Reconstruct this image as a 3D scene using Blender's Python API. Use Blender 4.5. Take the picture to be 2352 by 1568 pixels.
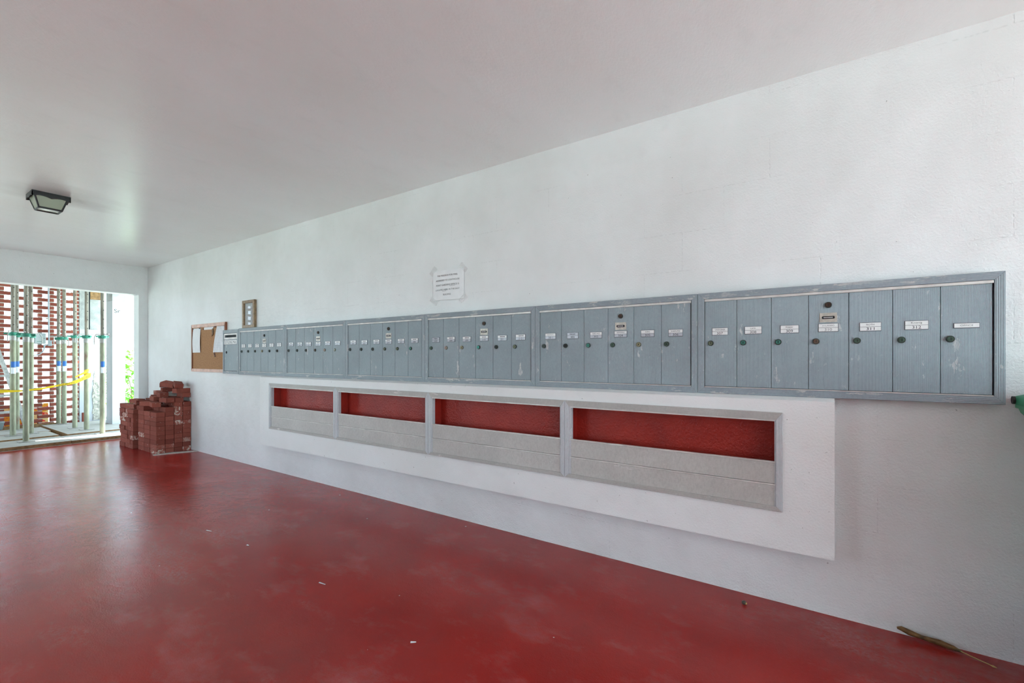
import bpy, bmesh, math, random
from mathutils import Vector, Matrix, Euler

for o in list(bpy.data.objects):
    bpy.data.objects.remove(o, do_unlink=True)
S = bpy.context.scene
COL = S.collection
R = math.radians

# ------------------------------------------------------------------ camera
cd = bpy.data.cameras.new('camera')
cd.lens = 16.0
cd.sensor_width = 36.0
cd.shift_y = 39.0 / 2352.0
cd.clip_start = 0.02
cd.clip_end = 300
cam = bpy.data.objects.new('camera', cd)
cam.location = (0, -2.472, 1.143)
cam.rotation_euler = (R(90), 0, R(34.125))
COL.objects.link(cam)
S.camera = cam
S.cycles.caustics_reflective = False
S.cycles.caustics_refractive = False
S.cycles.use_light_tree = False
S.cycles.max_bounces = 8

# ------------------------------------------------------------------ sky, sun, exposure
w = bpy.data.worlds.new('sky')
S.world = w
w.use_nodes = True
bg = w.node_tree.nodes['Background']
bg.inputs['Color'].default_value = (0.655, 0.845, 1.0, 1)
bg.inputs['Strength'].default_value = 5.6
sd = bpy.data.lights.new('sun', 'SUN')
sd.energy = 34.0
sd.angle = R(2)
sd.color = (0.925, 0.98, 1.0)
sun = bpy.data.objects.new('sun', sd)
sun.rotation_euler = Vector((-0.2, -0.5, -1.0)).to_track_quat('-Z', 'Y').to_euler()
sun.location = (0, 8, 12)
COL.objects.link(sun)
S.view_settings.view_transform = 'Standard'
S.view_settings.look = 'None'
S.view_settings.exposure = 0.27
S.view_settings.gamma = 1.0
S.view_settings.use_curve_mapping = False


# ------------------------------------------------------------------ material helpers
class NT:
    def __init__(self, name):
        self.m = bpy.data.materials.new(name)
        self.m.use_nodes = True
        self.t = self.m.node_tree
        self.b = self.t.nodes['Principled BSDF']

    def n(self, typ, **kw):
        nd = self.t.nodes.new(typ)
        for k, v in kw.items():
            if k.startswith('_'):
                setattr(nd, k[1:], v)
            else:
                nd.inputs[k].default_value = v
        return nd

    def l(self, a, b):
        self.t.links.new(a, b)

    def pos(self, kind='world', scale=(1, 1, 1), rnd=False):
        if kind == 'world':
            out = self.n('ShaderNodeNewGeometry').outputs['Position']
        else:
            out = self.n('ShaderNodeTexCoord').outputs['Object']
        mp = self.n('ShaderNodeMapping')
        mp.inputs['Scale'].default_value = scale
        self.l(out, mp.inputs['Vector'])
        if rnd:
            oi = self.n('ShaderNodeObjectInfo')
            mu = self.n('ShaderNodeMath', _operation='MULTIPLY')
            mu.inputs[1].default_value = 37.0
            self.l(oi.outputs['Random'], mu.inputs[0])
            cb = self.n('ShaderNodeCombineXYZ')
            self.l(mu.outputs[0], cb.inputs[0])
            self.l(mu.outputs[0], cb.inputs[2])
            self.l(cb.outputs[0], mp.inputs['Location'])
        return mp.outputs['Vector']

    def noise(self, vec, scale, detail=3.0, rough=0.55):
        nd = self.n('ShaderNodeTexNoise', Scale=scale, Detail=detail, Roughness=rough)
        self.l(vec, nd.inputs['Vector'])
        return nd.outputs['Fac']

    def ramp(self, fac, a, b, ca=(0, 0, 0, 1), cb=(1, 1, 1, 1)):
        r = self.n('ShaderNodeValToRGB')
        e = r.color_ramp.elements
        e[0].position, e[1].position = a, b
        e[0].color, e[1].color = ca, cb
        self.l(fac, r.inputs['Fac'])
        return r.outputs['Color']

    def mix(self, fac, a, b):
        m = self.n('ShaderNodeMix', _data_type='RGBA')
        if isinstance(fac, (int, float)):
            m.inputs[0].default_value = fac
        else:
            self.l(fac, m.inputs[0])
        for i, c in ((6, a), (7, b)):
            if isinstance(c, tuple):
                m.inputs[i].default_value = c if len(c) == 4 else c + (1,)
            else:
                self.l(c, m.inputs[i])
        return m.outputs[2]

    def math(self, op, a, b=None):
        m = self.n('ShaderNodeMath', _operation=op)
        for i, v in ((0, a), (1, b)):
            if v is None:
                continue
            if isinstance(v, (int, float)):
                m.inputs[i].default_value = v
            else:
                self.l(v, m.inputs[i])
        return m.outputs[0]

    def bump(self, h, dist, strength=1.0, prev=None):
        b = self.n('ShaderNodeBump', Strength=strength, Distance=dist)
        self.l(h, b.inputs['Height'])
        if prev is not None:
            self.l(prev, b.inputs['Normal'])
        return b.outputs['Normal']

    def done(self, col=None, rough=0.5, normal=None, spec=0.5, metal=0.0):
        if col is not None:
            if isinstance(col, tuple):
                self.b.inputs['Base Color'].default_value = col if len(col) == 4 else col + (1,)
            else:
                self.l(col, self.b.inputs['Base Color'])
        if isinstance(rough, (int, float)):
            self.b.inputs['Roughness'].default_value = rough
        else:
            self.l(rough, self.b.inputs['Roughness'])
        self.b.inputs['Specular IOR Level'].default_value = spec
        self.b.inputs['Metallic'].default_value = metal
        if normal is not None:
            self.l(normal, self.b.inputs['Normal'])
        return self.m


def plain(name, col, rough=0.5, spec=0.5, metal=0.0, var=0.0, vscale=20.0, bump=0.0, bscale=80.0, kind='obj', rnd=False):
    k = NT(name)
    v = k.pos(kind, rnd=rnd)
    c = col
    if var:
        dk = tuple(x * (1 - var) for x in col[:3])
        lt = tuple(min(1, x * (1 + var)) for x in col[:3])
        c = k.mix(k.ramp(k.noise(v, vscale, 4), 0.3, 0.7), dk, lt)
    nm = k.bump(k.noise(v, bscale, 3), bump) if bump else None
    return k.done(c, rough, nm, spec, metal)


def plaster(name, base, rough=0.5, fine=0.0011, und=0.010, seams=True, dirt=0.12, spec=0.4, stretch=(1, 1, 1), specks=True, smudge=None):
    k = NT(name)
    v = k.pos('world', stretch)
    big = k.ramp(k.noise(v, 1.1, 4, 0.6), 0.35, 0.75)
    dk = tuple(x * (1 - dirt) * y for x, y in zip(base, (1.0, 0.985, 0.965)))
    c = k.mix(big, base, dk)
    sm = k.ramp(k.noise(v, 9.0, 3, 0.65), 0.56, 0.78)
    c = k.mix(k.math('MULTIPLY', sm, 0.22), c, tuple(x * 0.80 for x in base))
    if specks:
        sp = k.ramp(k.noise(v, 55.0, 2, 0.5), 0.745, 0.775)
        c = k.mix(k.math('MULTIPLY', sp, 0.55), c, (0.16, 0.14, 0.13))
    if smudge:
        g0 = k.n('ShaderNodeNewGeometry').outputs['Position']
        ds = k.n('ShaderNodeVectorMath', _operation='DISTANCE')
        k.l(g0, ds.inputs[0])
        ds.inputs[1].default_value = smudge
        so = k.ramp(k.math('ADD', ds.outputs['Value'], k.math('MULTIPLY', k.noise(v, 7.0, 5), 0.25)), 0.22, 0.52, (1, 1, 1, 1), (0, 0, 0, 1))
        c = k.mix(k.math('MULTIPLY', so, 0.45), c, (0.36, 0.32, 0.31))
    n1 = k.bump(k.noise(v, 110.0, 2, 0.6), fine * 1.6)
    n1 = k.bump(k.noise(v, 4.5, 3, 0.55), und, 1.0, n1)
    if seams:
        g = k.n('ShaderNodeNewGeometry').outputs['Position']
        sx = k.n('ShaderNodeSeparateXYZ')
        k.l(g, sx.inputs[0])
        cb = k.n('ShaderNodeCombineXYZ')
        k.l(sx.outputs[0], cb.inputs[0])
        k.l(sx.outputs[2], cb.inputs[1])
        br = k.n('ShaderNodeTexBrick', Scale=1.0)
        br.inputs['Brick Width'].default_value = 0.4
        br.inputs['Row Height'].default_value = 0.2
        br.inputs['Mortar Size'].default_value = 0.0035
        br.inputs['Mortar Smooth'].default_value = 0.6
        k.l(cb.outputs[0], br.inputs['Vector'])
        gate = k.ramp(k.noise(v, 2.3, 1), 0.50, 0.62)
        brk = k.ramp(k.noise(v, 60.0, 0), 0.40, 0.60)
        ln = k.math('MULTIPLY', k.math('MULTIPLY', br.outputs['Fac'], gate), brk)
        n1 = k.bump(k.math('SUBTRACT', 1.0, ln), 0.0008, 1.0, n1)
        c = k.mix(k.math('MULTIPLY', ln, 0.16), c, (0.33, 0.32, 0.31))
    return k.done(c, rough, n1, spec)


M = {}
M['wall'] = plaster('white_plaster', (0.80, 0.815, 0.82), 0.42, dirt=0.16)
M['wall_far'] = plaster('white_plaster_far', (0.76, 0.785, 0.785), 0.5, seams=False)
M['panel'] = plaster('white_cement', (0.82, 0.83, 0.83), 0.55, 0.0010, 0.002, seams=False, dirt=0.10)
M['ceiling'] = plaster('ceiling_paint', (0.90, 0.935, 0.945), 0.28, 0.0007, 0.003, seams=False, dirt=0.06, spec=0.5, stretch=(1, 0.45, 1), specks=False, smudge=(-5.04, -1.47, 2.44))
M['ext_white'] = plaster('outdoor_stucco', (0.52, 0.55, 0.58), 0.6, 0.002, 0.003, seams=False, dirt=0.12)
M['concrete'] = plain('raw_concrete', (0.36, 0.37, 0.37), 0.9, 0.3, 0, 0.22, 9, 0.004, 60, 'world')
M['bounce_slab'] = plain('bounce_slab_pale', (0.62, 0.63, 0.60), 0.9, 0.3, 0, 0.08, 3, 0, 1, 'world')  # pale colour of the added slab that bounces light indoors
M['ground'] = plain('outdoor_ground', (0.48, 0.54, 0.47), 0.95, 0.2, 0, 0.25, 3, 0, 1, 'world')


def floor_mat():
    k = NT('red_floor_paint')
    v = k.pos('world')
    base = k.mix(k.ramp(k.noise(v, 1.6, 5, 0.6), 0.3, 0.72), (0.37, 0.016, 0.011), (0.26, 0.013, 0.011))
    v2 = k.pos('world', (1.0, 1.6, 1))
    scuff = k.math('MULTIPLY', k.ramp(k.noise(v2, 2.4, 6, 0.68), 0.53, 0.80), 0.62)
    base = k.mix(scuff, base, (0.40, 0.115, 0.115))
    fine = k.math('MULTIPLY', k.ramp(k.noise(k.pos('world', (3.0, 9.0, 1)), 26.0, 4, 0.7), 0.60, 0.80), 0.22)
    base = k.mix(fine, base, (0.50, 0.21, 0.20))
    dust = k.math('MULTIPLY', k.ramp(k.noise(k.pos('world', (0.55, 1.5, 1)), 1.5, 4, 0.6), 0.56, 0.74), k.ramp(k.noise(v, 60.0, 5, 0.75), 0.40, 0.66))
    base = k.mix(k.math('MULTIPLY', dust, 0.42), base, (0.52, 0.30, 0.30))
    # scattered white paint flecks
    vo = k.n('ShaderNodeTexVoronoi', Scale=9.0)
    k.l(v, vo.inputs['Vector'])
    sc = k.n('ShaderNodeSeparateColor')
    k.l(vo.outputs['Color'], sc.inputs[0])
    lim = k.math('MULTIPLY', k.ramp(sc.outputs[0], 0.66, 1.0), 0.055)
    fl = k.math('LESS_THAN', vo.outputs['Distance'], lim)
    base = k.mix(k.math('MULTIPLY', fl, 0.8), base, (0.72, 0.62, 0.58))
    # bare worn strip where the paint stops at the doorway
    sx = k.n('ShaderNodeSeparateXYZ')
    k.l(v, sx.inputs[0])
    wob = k.math('ADD', sx.outputs[0], k.math('MULTIPLY', k.noise(v, 11.0, 4), 0.12))
    base = k.mix(k.ramp(k.math('MULTIPLY', k.math('ADD', wob, 8.20), -8.0), 0.0, 0.5), base, (0.62, 0.60, 0.60))
    nm = k.bump(k.noise(v, 170.0, 1, 0.6), 0.0006)
    nm = k.bump(k.noise(v2, 14.0, 3, 0.6), 0.0012, 1.0, nm)
    ro = k.math('ADD', 0.11, k.math('MULTIPLY', k.noise(v2, 3.5, 4, 0.65), 0.17))
    return k.done(base, ro, nm, 0.33)


M['floor'] = floor_mat()


def painted(name, base, bare, chip=0.60, ribs='v', pitch=0.0033, rib=0.0006, grain=0.32):
    k = NT(name)
    v = k.pos('world')
    c = k.mix(k.ramp(k.noise(v, 5.0, 4), 0.3, 0.7), base, tuple(x * 0.86 for x in base))
    wv = k.n('ShaderNodeTexWave', Scale=1.0, Distortion=0.0)
    wv.wave_type = 'BANDS'
    wv.bands_direction = 'X' if ribs == 'v' else 'Z'
    sc = 1.0 / pitch / (20 / (2 * math.pi))
    wv.inputs['Scale'].default_value = sc
    k.l(v, wv.inputs['Vector'])
    rb = wv.outputs['Fac']
    c = k.mix(k.math('MULTIPLY', k.math('SUBTRACT', 1.0, rb), 0.22), c, tuple(x * 0.55 for x in base))
    st = (1.0, 1.0, 0.35) if ribs == 'v' else (0.25, 1.0, 1.2)
    v2 = k.pos('world', st)
    ch = k.math('MULTIPLY', k.ramp(k.noise(v2, 17.0, 8, 0.72), chip, chip + 0.025), k.ramp(k.noise(v, 3.3, 2), 0.40, 0.52))
    c = k.mix(k.math('MULTIPLY', ch, 0.85), c, bare)
    gr = k.math('MULTIPLY', k.ramp(k.noise(v, 3.1, 5, 0.6), 0.55, 0.85), 0.35)
    c = k.mix(gr, c, tuple(x * 0.55 for x in base))
    gn = k.ramp(k.noise(k.pos('world', (1, 1, 0.6)), 120.0, 4, 0.7), 0.42, 0.68)
    c = k.mix(k.math('MULTIPLY', gn, grain), c, tuple(x * 0.62 for x in base))
    lt = k.ramp(k.noise(v2, 95.0, 4, 0.7), 0.66, 0.74)
    c = k.mix(k.math('MULTIPLY', lt, grain * 1.4), c, bare)
    nm = k.bump(rb, rib)
    nm = k.bump(ch, -0.0006, 1.0, nm)
    return k.done(c, 0.40, nm, 0.32, 0.0)


M['mail_door'] = painted('blue_grey_paint', (0.330, 0.395, 0.425), (0.62, 0.63, 0.61), 0.60)
M['mail_frame_h'] = painted('blue_grey_frame_h', (0.325, 0.375, 0.41), (0.62, 0.61, 0.58), 0.56, 'h', 0.006)
M['mail_frame_v'] = painted('blue_grey_frame_v', (0.33, 0.385, 0.415), (0.62, 0.62, 0.60), 0.58, 'v', 0.006)
M['alu_h'] = painted('weathered_aluminium_h', (0.52, 0.50, 0.475), (0.74, 0.69, 0.66), 0.60, 'h', 0.005, 0.0004)
M['slat'] = painted('slat_aluminium', (0.60, 0.58, 0.55), (0.76, 0.75, 0.73), 0.66, 'h', 0.0045, 0.0004, 0.5)
M['alu_v'] = painted('weathered_aluminium_v', (0.60, 0.62, 0.64), (0.74, 0.74, 0.74), 0.62, 'v', 0.007, 0.0004)
M['strip'] = plain('bare_strip', (0.62, 0.60, 0.57), 0.4, 0.5, 0.2, 0.2, 14, 0, 1, 'world')
M['cavity'] = plain('dark_cavity', (0.03, 0.033, 0.036), 0.8)
M['slot_black'] = plain('slot_black', (0.008, 0.008, 0.01), 0.8)
M['plate_white'] = plain('plate_white', (0.78, 0.79, 0.78), 0.35, 0.5, 0, 0.06, 60, 0, 1, 'world')
M['plate_grey'] = plain('plate_grey', (0.47, 0.49, 0.53), 0.3, 0.5, 0.1, 0.15, 60, 0, 1, 'world')
M['plate_rim'] = plain('plate_rim', (0.10, 0.105, 0.115), 0.5)
M['ink'] = plain('ink', (0.025, 0.025, 0.03), 0.7)
M['ink_soft'] = plain('faded_ink', (0.20, 0.20, 0.21), 0.7)
M['lock_plate'] = plain('lock_plate_metal', (0.52, 0.48, 0.42), 0.4, 0.5, 0.3, 0.2, 60, 0, 1, 'world')
LOCKS = {'dark': (0.030, 0.038, 0.033), 'black': (0.014, 0.013, 0.012), 'green': (0.055, 0.10, 0.07), 'teal': (0.05, 0.22, 0.17),
         'bright': (0.08, 0.42, 0.34), 'brass': (0.28, 0.26, 0.15), 'olive': (0.14, 0.16, 0.10), 'copper': (0.38, 0.27, 0.24),
         'brown': (0.11, 0.07, 0.045), 'rust': (0.06, 0.026, 0.015), 'silver': (0.40, 0.42, 0.40)}
for kx, cx in LOCKS.items():
    M['lock_' + kx] = plain('lock_' + kx, cx, 0.45, 0.5, 0.4, 0.4, 120, 0, 1, 'world')


M['lock_rim_dark'] = plain('lock_rim_dark', (0.035, 0.045, 0.036), 0.5, 0.5, 0.3, 0.5, 120, 0, 1, 'world')
M['lock_rim_light'] = plain('lock_rim_light', (0.17, 0.165, 0.12), 0.5, 0.5, 0.3, 0.5, 120, 0, 1, 'world')


def liner_mat():
    k = NT('red_liner_paint')
    v = k.pos('world')
    c = k.mix(k.ramp(k.noise(v, 6.0, 3), 0.3, 0.7), (0.36, 0.026, 0.016), (0.27, 0.022, 0.016))
    nm = k.bump(k.noise(v, 85.0, 3, 0.55), 0.005)
    return k.done(c, 0.26, nm, 0.25)


M['liner'] = liner_mat()


def brick_mat(name, patch=True):
    k = NT(name)
    v = k.pos('obj', rnd=True)
    oi = k.n('ShaderNodeObjectInfo')
    c = k.mix(oi.outputs['Random'], (0.205, 0.052, 0.036), (0.34, 0.100, 0.070))
    c = k.mix(k.math('MULTIPLY', k.noise(v, 30.0, 4), 0.5), c, (0.16, 0.040, 0.028))
    if patch:
        amt = k.ramp(oi.outputs['Random'], 0.84, 0.97)
        pt = k.math('MULTIPLY', k.ramp(k.noise(v, 22.0, 5, 0.7), 0.50, 0.56), amt)
        c = k.mix(k.math('MULTIPLY', pt, 0.9), c, (0.66, 0.60, 0.52))
        sm = k.ramp(k.noise(v, 40.0, 4), 0.66, 0.72)
        c = k.mix(k.math('MULTIPLY', sm, 0.6), c, (0.58, 0.50, 0.44))
    nm = k.bump(k.noise(v, 90.0, 4, 0.65), 0.002)
    return k.done(c, 0.9, nm, 0.25)


M['brick'] = brick_mat('clay_brick')
M['screen_brick'] = brick_mat('screen_brick', False)
M['mortar'] = plain('mortar', (0.50, 0.47, 0.43), 0.95, 0.2, 0, 0.2, 30, 0.002, 90, 'world')
M['cork'] = plain('cork', (0.40, 0.22, 0.115), 0.9, 0.2, 0, 0.22, 90, 0.0015, 200, 'world')
M['cork_frame'] = plain('pinkish_wood', (0.66, 0.44, 0.36), 0.5, 0.4, 0, 0.18, 18, 0, 1, 'world')
M['cork_side'] = plain('brown_wood', (0.25, 0.09, 0.045), 0.5, 0.4, 0, 0.2, 18, 0, 1, 'world')
M['paper'] = plain('paper', (0.80, 0.81, 0.82), 0.7, 0.3, 0, 0.03, 20, 0, 1, 'world')
M['gilt'] = plain('bronzed_wood', (0.24, 0.16, 0.085), 0.4, 0.5, 0.2, 0.35, 40, 0.001, 90, 'world')
M['black_metal'] = plain('black_metal', (0.016, 0.017, 0.018), 0.5, 0.4, 0, 0.4, 60, 0.001, 150, 'world')
M['pole'] = plain('galvanised_pole', (0.23, 0.235, 0.165), 0.55, 0.4, 0.25, 0.38, 16, 0.001, 90, 'world')
M['pole_inner'] = plain('rusty_pole', (0.20, 0.165, 0.13), 0.6, 0.4, 0.2, 0.5, 11, 0.001, 90, 'world')


def pole_mat(name, col, var):
    k = NT(name)
    v = k.pos('world', (1.0, 1.0, 0.22))
    c = k.mix(k.ramp(k.noise(v, 26.0, 5, 0.65), 0.30, 0.72), tuple(x * (1 - var) for x in col), tuple(x * (1 + var) for x in col))
    c = k.mix(k.ramp(k.noise(k.pos('world', (1, 1, 0.5)), 9.0, 3), 0.60, 0.72), c, (0.20, 0.12, 0.085))
    return k.done(c, 0.5, None, 0.4, 0.2)


M['pole'] = pole_mat('galvanised_pole', (0.25, 0.255, 0.175), 0.30)
M['pole_inner'] = pole_mat('rusty_pole', (0.21, 0.185, 0.15), 0.45)
M['collar'] = plain('green_collar_paint', (0.03, 0.22, 0.15), 0.5, 0.4, 0, 0.5, 40, 0, 1, 'world')
M['steel'] = plain('worn_steel', (0.33, 0.32, 0.30), 0.5, 0.5, 0.5, 0.3, 50, 0, 1, 'world')
M['ply'] = plain('weathered_plywood', (0.37, 0.355, 0.325), 0.8, 0.3, 0, 0.10, 6, 0.001, 60, 'world')
M['ply_edge'] = plain('plywood_edge', (0.26, 0.15, 0.07), 0.8, 0.3, 0, 0.35, 25, 0, 1, 'world')
M['elec'] = plain('grey_enclosure', (0.45, 0.50, 0.52), 0.5, 0.4, 0, 0.08, 20, 0, 1, 'world')
M['conduit'] = plain('grey_conduit', (0.38, 0.43, 0.48), 0.4, 0.5, 0, 0.15, 20, 0, 1, 'world')
M['tape'] = plain('yellow_tape', (0.85, 0.60, 0.02), 0.4, 0.5)
M['label_blue'] = plain('label_blue', (0.02, 0.13, 0.45), 0.4)
M['label_white'] = plain('label_white', (0.70, 0.74, 0.78), 0.4)
M['leaf'] = plain('green_leaf', (0.16, 0.42, 0.03), 0.5, 0.4, 0, 0.45, 9, 0, 1, 'world')
M['leaf_lime'] = plain('lime_leaf', (0.38, 0.58, 0.05), 0.5, 0.4, 0, 0.3, 9, 0, 1, 'world')
M['stem'] = plain('stem', (0.20, 0.16, 0.08), 0.8)
M['bin_green'] = plain('green_plastic', (0.02, 0.26, 0.12), 0.45, 0.5, 0, 0.15, 8, 0, 1, 'world')
M['bin_black'] = plain('black_plastic', (0.012, 0.012, 0.012), 0.5)
M['dry_leaf'] = plain('dry_leaf', (0.15, 0.075, 0.025), 0.6, 0.4, 0, 0.6, 30, 0.001, 90, 'world')
M['straw'] = plain('straw', (0.55, 0.36, 0.13), 0.6)
M['nut'] = plain('nut', (0.07, 0.055, 0.035), 0.5, 0.5, 0, 0.4, 60, 0.001, 120, 'obj')
M['alu_ladder'] = plain('ladder_aluminium', (0.46, 0.46, 0.45), 0.5, 0.5, 0.4, 0.3, 25, 0, 1, 'world')
M['ladder_foot'] = plain('ladder_foot', (0.45, 0.33, 0.12), 0.7)
M['bucket'] = plain('grey_bucket', (0.16, 0.19, 0.19), 0.5)
M['rough'] = plain('broken_stucco', (0.44, 0.42, 0.36), 0.95, 0.2, 0, 0.45, 26, 0.02, 28, 'world')
M['pin'] = plain('pin', (0.03, 0.02, 0.05), 0.4)


def glass_mat(name, tint, rough=0.05, alpha=0.25):
    k = NT(name)
    k.b.inputs['Alpha'].default_value = alpha
    return k.done(tint, rough, None, 0.6)




def pane_mat(name):
    k = NT(name)
    tr = k.n('ShaderNodeBsdfTransparent')
    gl = k.n('ShaderNodeBsdfGlossy', Roughness=0.015)
    fr = k.n('ShaderNodeFresnel', IOR=1.5)
    mx = k.n('ShaderNodeMixShader')
    k.l(fr.outputs[0], mx.inputs[0])
    k.l(tr.outputs[0], mx.inputs[1])
    k.l(gl.outputs[0], mx.inputs[2])
    k.l(mx.outputs[0], k.t.nodes['Material Output'].inputs['Surface'])
    return k.m


M['frame_glass'] = pane_mat('picture_glass')
M['lamp_glass'] = glass_mat('lamp_glass', (0.42, 0.46, 0.36), 0.15, 0.72)
M['clear_tape'] = glass_mat('clear_tape', (0.84, 0.82, 0.80), 0.5, 0.09)
M['bulb'] = plain('bulb', (0.80, 0.76, 0.48), 0.4)


def printed_paper():
    k = NT('printed_paper')
    v = k.pos('world')
    sx = k.n('ShaderNodeSeparateXYZ')
    k.l(v, sx.inputs[0])
    lines = k.ramp(k.math('SINE', k.math('MULTIPLY', sx.outputs[2], 520.0)), 0.45, 0.75)
    wd = k.ramp(k.noise(k.pos('world', (1, 1, 0.2)), 90.0, 2), 0.44, 0.52)
    c = k.mix(k.math('MULTIPLY', k.math('MULTIPLY', lines, wd), 0.42), (0.76, 0.77, 0.80), (0.10, 0.10, 0.13))
    return k.done(c, 0.7, None, 0.3)


M['printed'] = printed_paper()


def banner_mat():
    k = NT('banner_print')
    v = k.pos('world', (1, 3.2, 5.5))
    n1 = k.noise(v, 2.3, 3)
    c = k.mix(k.ramp(n1, 0.47, 0.49), (0.75, 0.03, 0.02), (0.85, 0.45, 0.03))
    c = k.mix(k.ramp(k.noise(v, 3.7, 2), 0.53, 0.55), c, (0.9, 0.78, 0.35))
    c = k.mix(k.ramp(k.noise(v, 1.3, 1), 0.58, 0.60), c, (0.88, 0.86, 0.80))
    return k.done(c, 0.6)


M['banner'] = banner_mat()


# ------------------------------------------------------------------ mesh helpers
def origin_of(o):
    p = Vector((0, 0, 0))
    while o is not None:
        p = p + o.location
        o = o.parent
    return p


class MB:
    """collects shapes given in world coordinates; build() links them as one mesh object"""

    def __init__(self):
        self.v, self.f, self.mi, self.sm = [], [], [], []

    def add(self, vs, fs, mi=0, smooth=False):
        b = len(self.v)
        self.v += [tuple(p) for p in vs]
        for f in fs:
            self.f.append(tuple(b + i for i in f))
            self.mi.append(mi)
            self.sm.append(smooth)
        return self

    def hexa(self, a, b, mi=0):
        """a, b: two quads of four points each, same winding"""
        vs = list(a) + list(b)
        fs = [(3, 2, 1, 0), (4, 5, 6, 7)] + [(i, (i + 1) % 4, 4 + (i + 1) % 4, 4 + i) for i in range(4)]
        return self.add(vs, fs, mi)

    def box(self, x0, x1, y0, y1, z0, z1, mi=0):
        return self.hexa([(x0, y0, z0), (x1, y0, z0), (x1, y1, z0), (x0, y1, z0)],
                         [(x0, y0, z1), (x1, y0, z1), (x1, y1, z1), (x0, y1, z1)], mi)

    def prism(self, prof, x0, x1, axis='x', mi=0):
        """polygon in the plane across the axis, run from x0 to x1"""
        def pt(t, p):
            return {'x': (t, p[0], p[1]), 'y': (p[0], t, p[1]), 'z': (p[0], p[1], t)}[axis]
        n = len(prof)
        vs = [pt(x0, p) for p in prof] + [pt(x1, p) for p in prof]
        fs = [tuple(range(n - 1, -1, -1)), tuple(range(n, 2 * n))] + [(i, (i + 1) % n, n + (i + 1) % n, n + i) for i in range(n)]
        return self.add(vs, fs, mi)

    def tube(self, pts, rad, n=12, mi=0, cap=True):
        pts = [Vector(p) for p in pts]
        rads = rad if isinstance(rad, (list, tuple)) else [rad] * len(pts)
        rings = []
        up = None
        for i, p in enumerate(pts):
            d = (pts[min(i + 1, len(pts) - 1)] - pts[max(i - 1, 0)]).normalized()
            if up is None:
                up = Vector((0, 0, 1)) if abs(d.z) < 0.9 else Vector((1, 0, 0))
            u = d.cross(up).normalized()
            v = u.cross(d).normalized()
            up = v
            rings.append([p + (u * math.cos(2 * math.pi * j / n) + v * math.sin(2 * math.pi * j / n)) * rads[i] for j in range(n)])
        vs = [q for r in rings for q in r]
        fs = []
        for i in range(len(pts) - 1):
            for j in range(n):
                fs.append((i * n + j, i * n + (j + 1) % n, (i + 1) * n + (j + 1) % n, (i + 1) * n + j))
        self.add(vs, fs, mi, True)
        if cap:
            self.add(rings[0], [tuple(range(n - 1, -1, -1))], mi)
            self.add(rings[-1], [tuple(range(n))], mi)
        return self

    def build(self, name, mats, parent=None, bevel=0.0, local=None):
        o0 = origin_of(parent) if local is None else Vector(local)
        me = bpy.data.meshes.new(name)
        me.from_pydata([tuple(Vector(p) - o0) for p in self.v], [], self.f)
        if not isinstance(mats, (list, tuple)):
            mats = [mats]
        for m in mats:
            me.materials.append(m)
        bm = bmesh.new()
        bm.from_mesh(me)
        for f, mi, sm in zip(bm.faces, self.mi, self.sm):
            f.material_index = mi
            f.smooth = sm
        bmesh.ops.recalc_face_normals(bm, faces=bm.faces)
        if bevel:
            bmesh.ops.bevel(bm, geom=[e for e in bm.edges if e.calc_face_angle(0) > 0.6], offset=bevel, segments=1, affect='EDGES')
        bm.to_mesh(me)
        bm.free()
        return link(name, me, parent, (0, 0, 0) if local is None else local)


def link(name, me, parent=None, loc=(0, 0, 0)):
    o = bpy.data.objects.new(name, me)
    COL.objects.link(o)
    o.location = loc
    if parent is not None:
        o.parent = parent
    return o


def tag(o, label=None, cat=None, group=None, kind=None):
    if label:
        o['label'] = label
    if cat:
        o['category'] = cat
    if group:
        o['group'] = group
    if kind:
        o['kind'] = kind
    return o


def thing(name, loc, label, cat, group=None):
    o = bpy.data.objects.new(name, None)
    o.empty_display_size = 0.05
    o.location = loc
    COL.objects.link(o)
    return tag(o, label, cat, group)


def struct(mb, name, mat, label=None, cat=None, bevel=0.0):
    return tag(mb.build(name, mat, None, bevel), label, cat, None, 'structure')


TEXT = {}


def text_points(s):
    """glyph outline mesh of a string, centred, width and height returned"""
    if s not in TEXT:
        cu = bpy.data.curves.new('lettering', 'FONT')
        cu.body = s
        cu.align_x = 'CENTER'
        cu.resolution_u = 3
        ob = bpy.data.objects.new('lettering', cu)
        COL.objects.link(ob)
        dg = bpy.context.evaluated_depsgraph_get()
        dg.update()
        me = bpy.data.meshes.new_from_object(ob.evaluated_get(dg))
        vs = [v.co.copy() for v in me.vertices]
        fs = [tuple(p.vertices) for p in me.polygons]
        x0, x1 = min(v.x for v in vs), max(v.x for v in vs)
        y0, y1 = min(v.y for v in vs), max(v.y for v in vs)
        vs = [(v.x - (x0 + x1) / 2, v.y - (y0 + y1) / 2) for v in vs]
        bpy.data.objects.remove(ob)
        bpy.data.curves.remove(cu)
        bpy.data.meshes.remove(me)
        TEXT[s] = (vs, fs, x1 - x0, y1 - y0)
    return TEXT[s]


def wall_text(mb, s, cx, y, cz, w, h, shear=0.0):
    """text on a plane facing -Y"""
    vs, fs, tw, th = text_points(s)
    sx, sz = w / tw, h / th
    mb.add([(cx + x * sx + shear * z * sz, y, cz + z * sz) for x, z in vs], fs)


rnd = random.Random(7)

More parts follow.
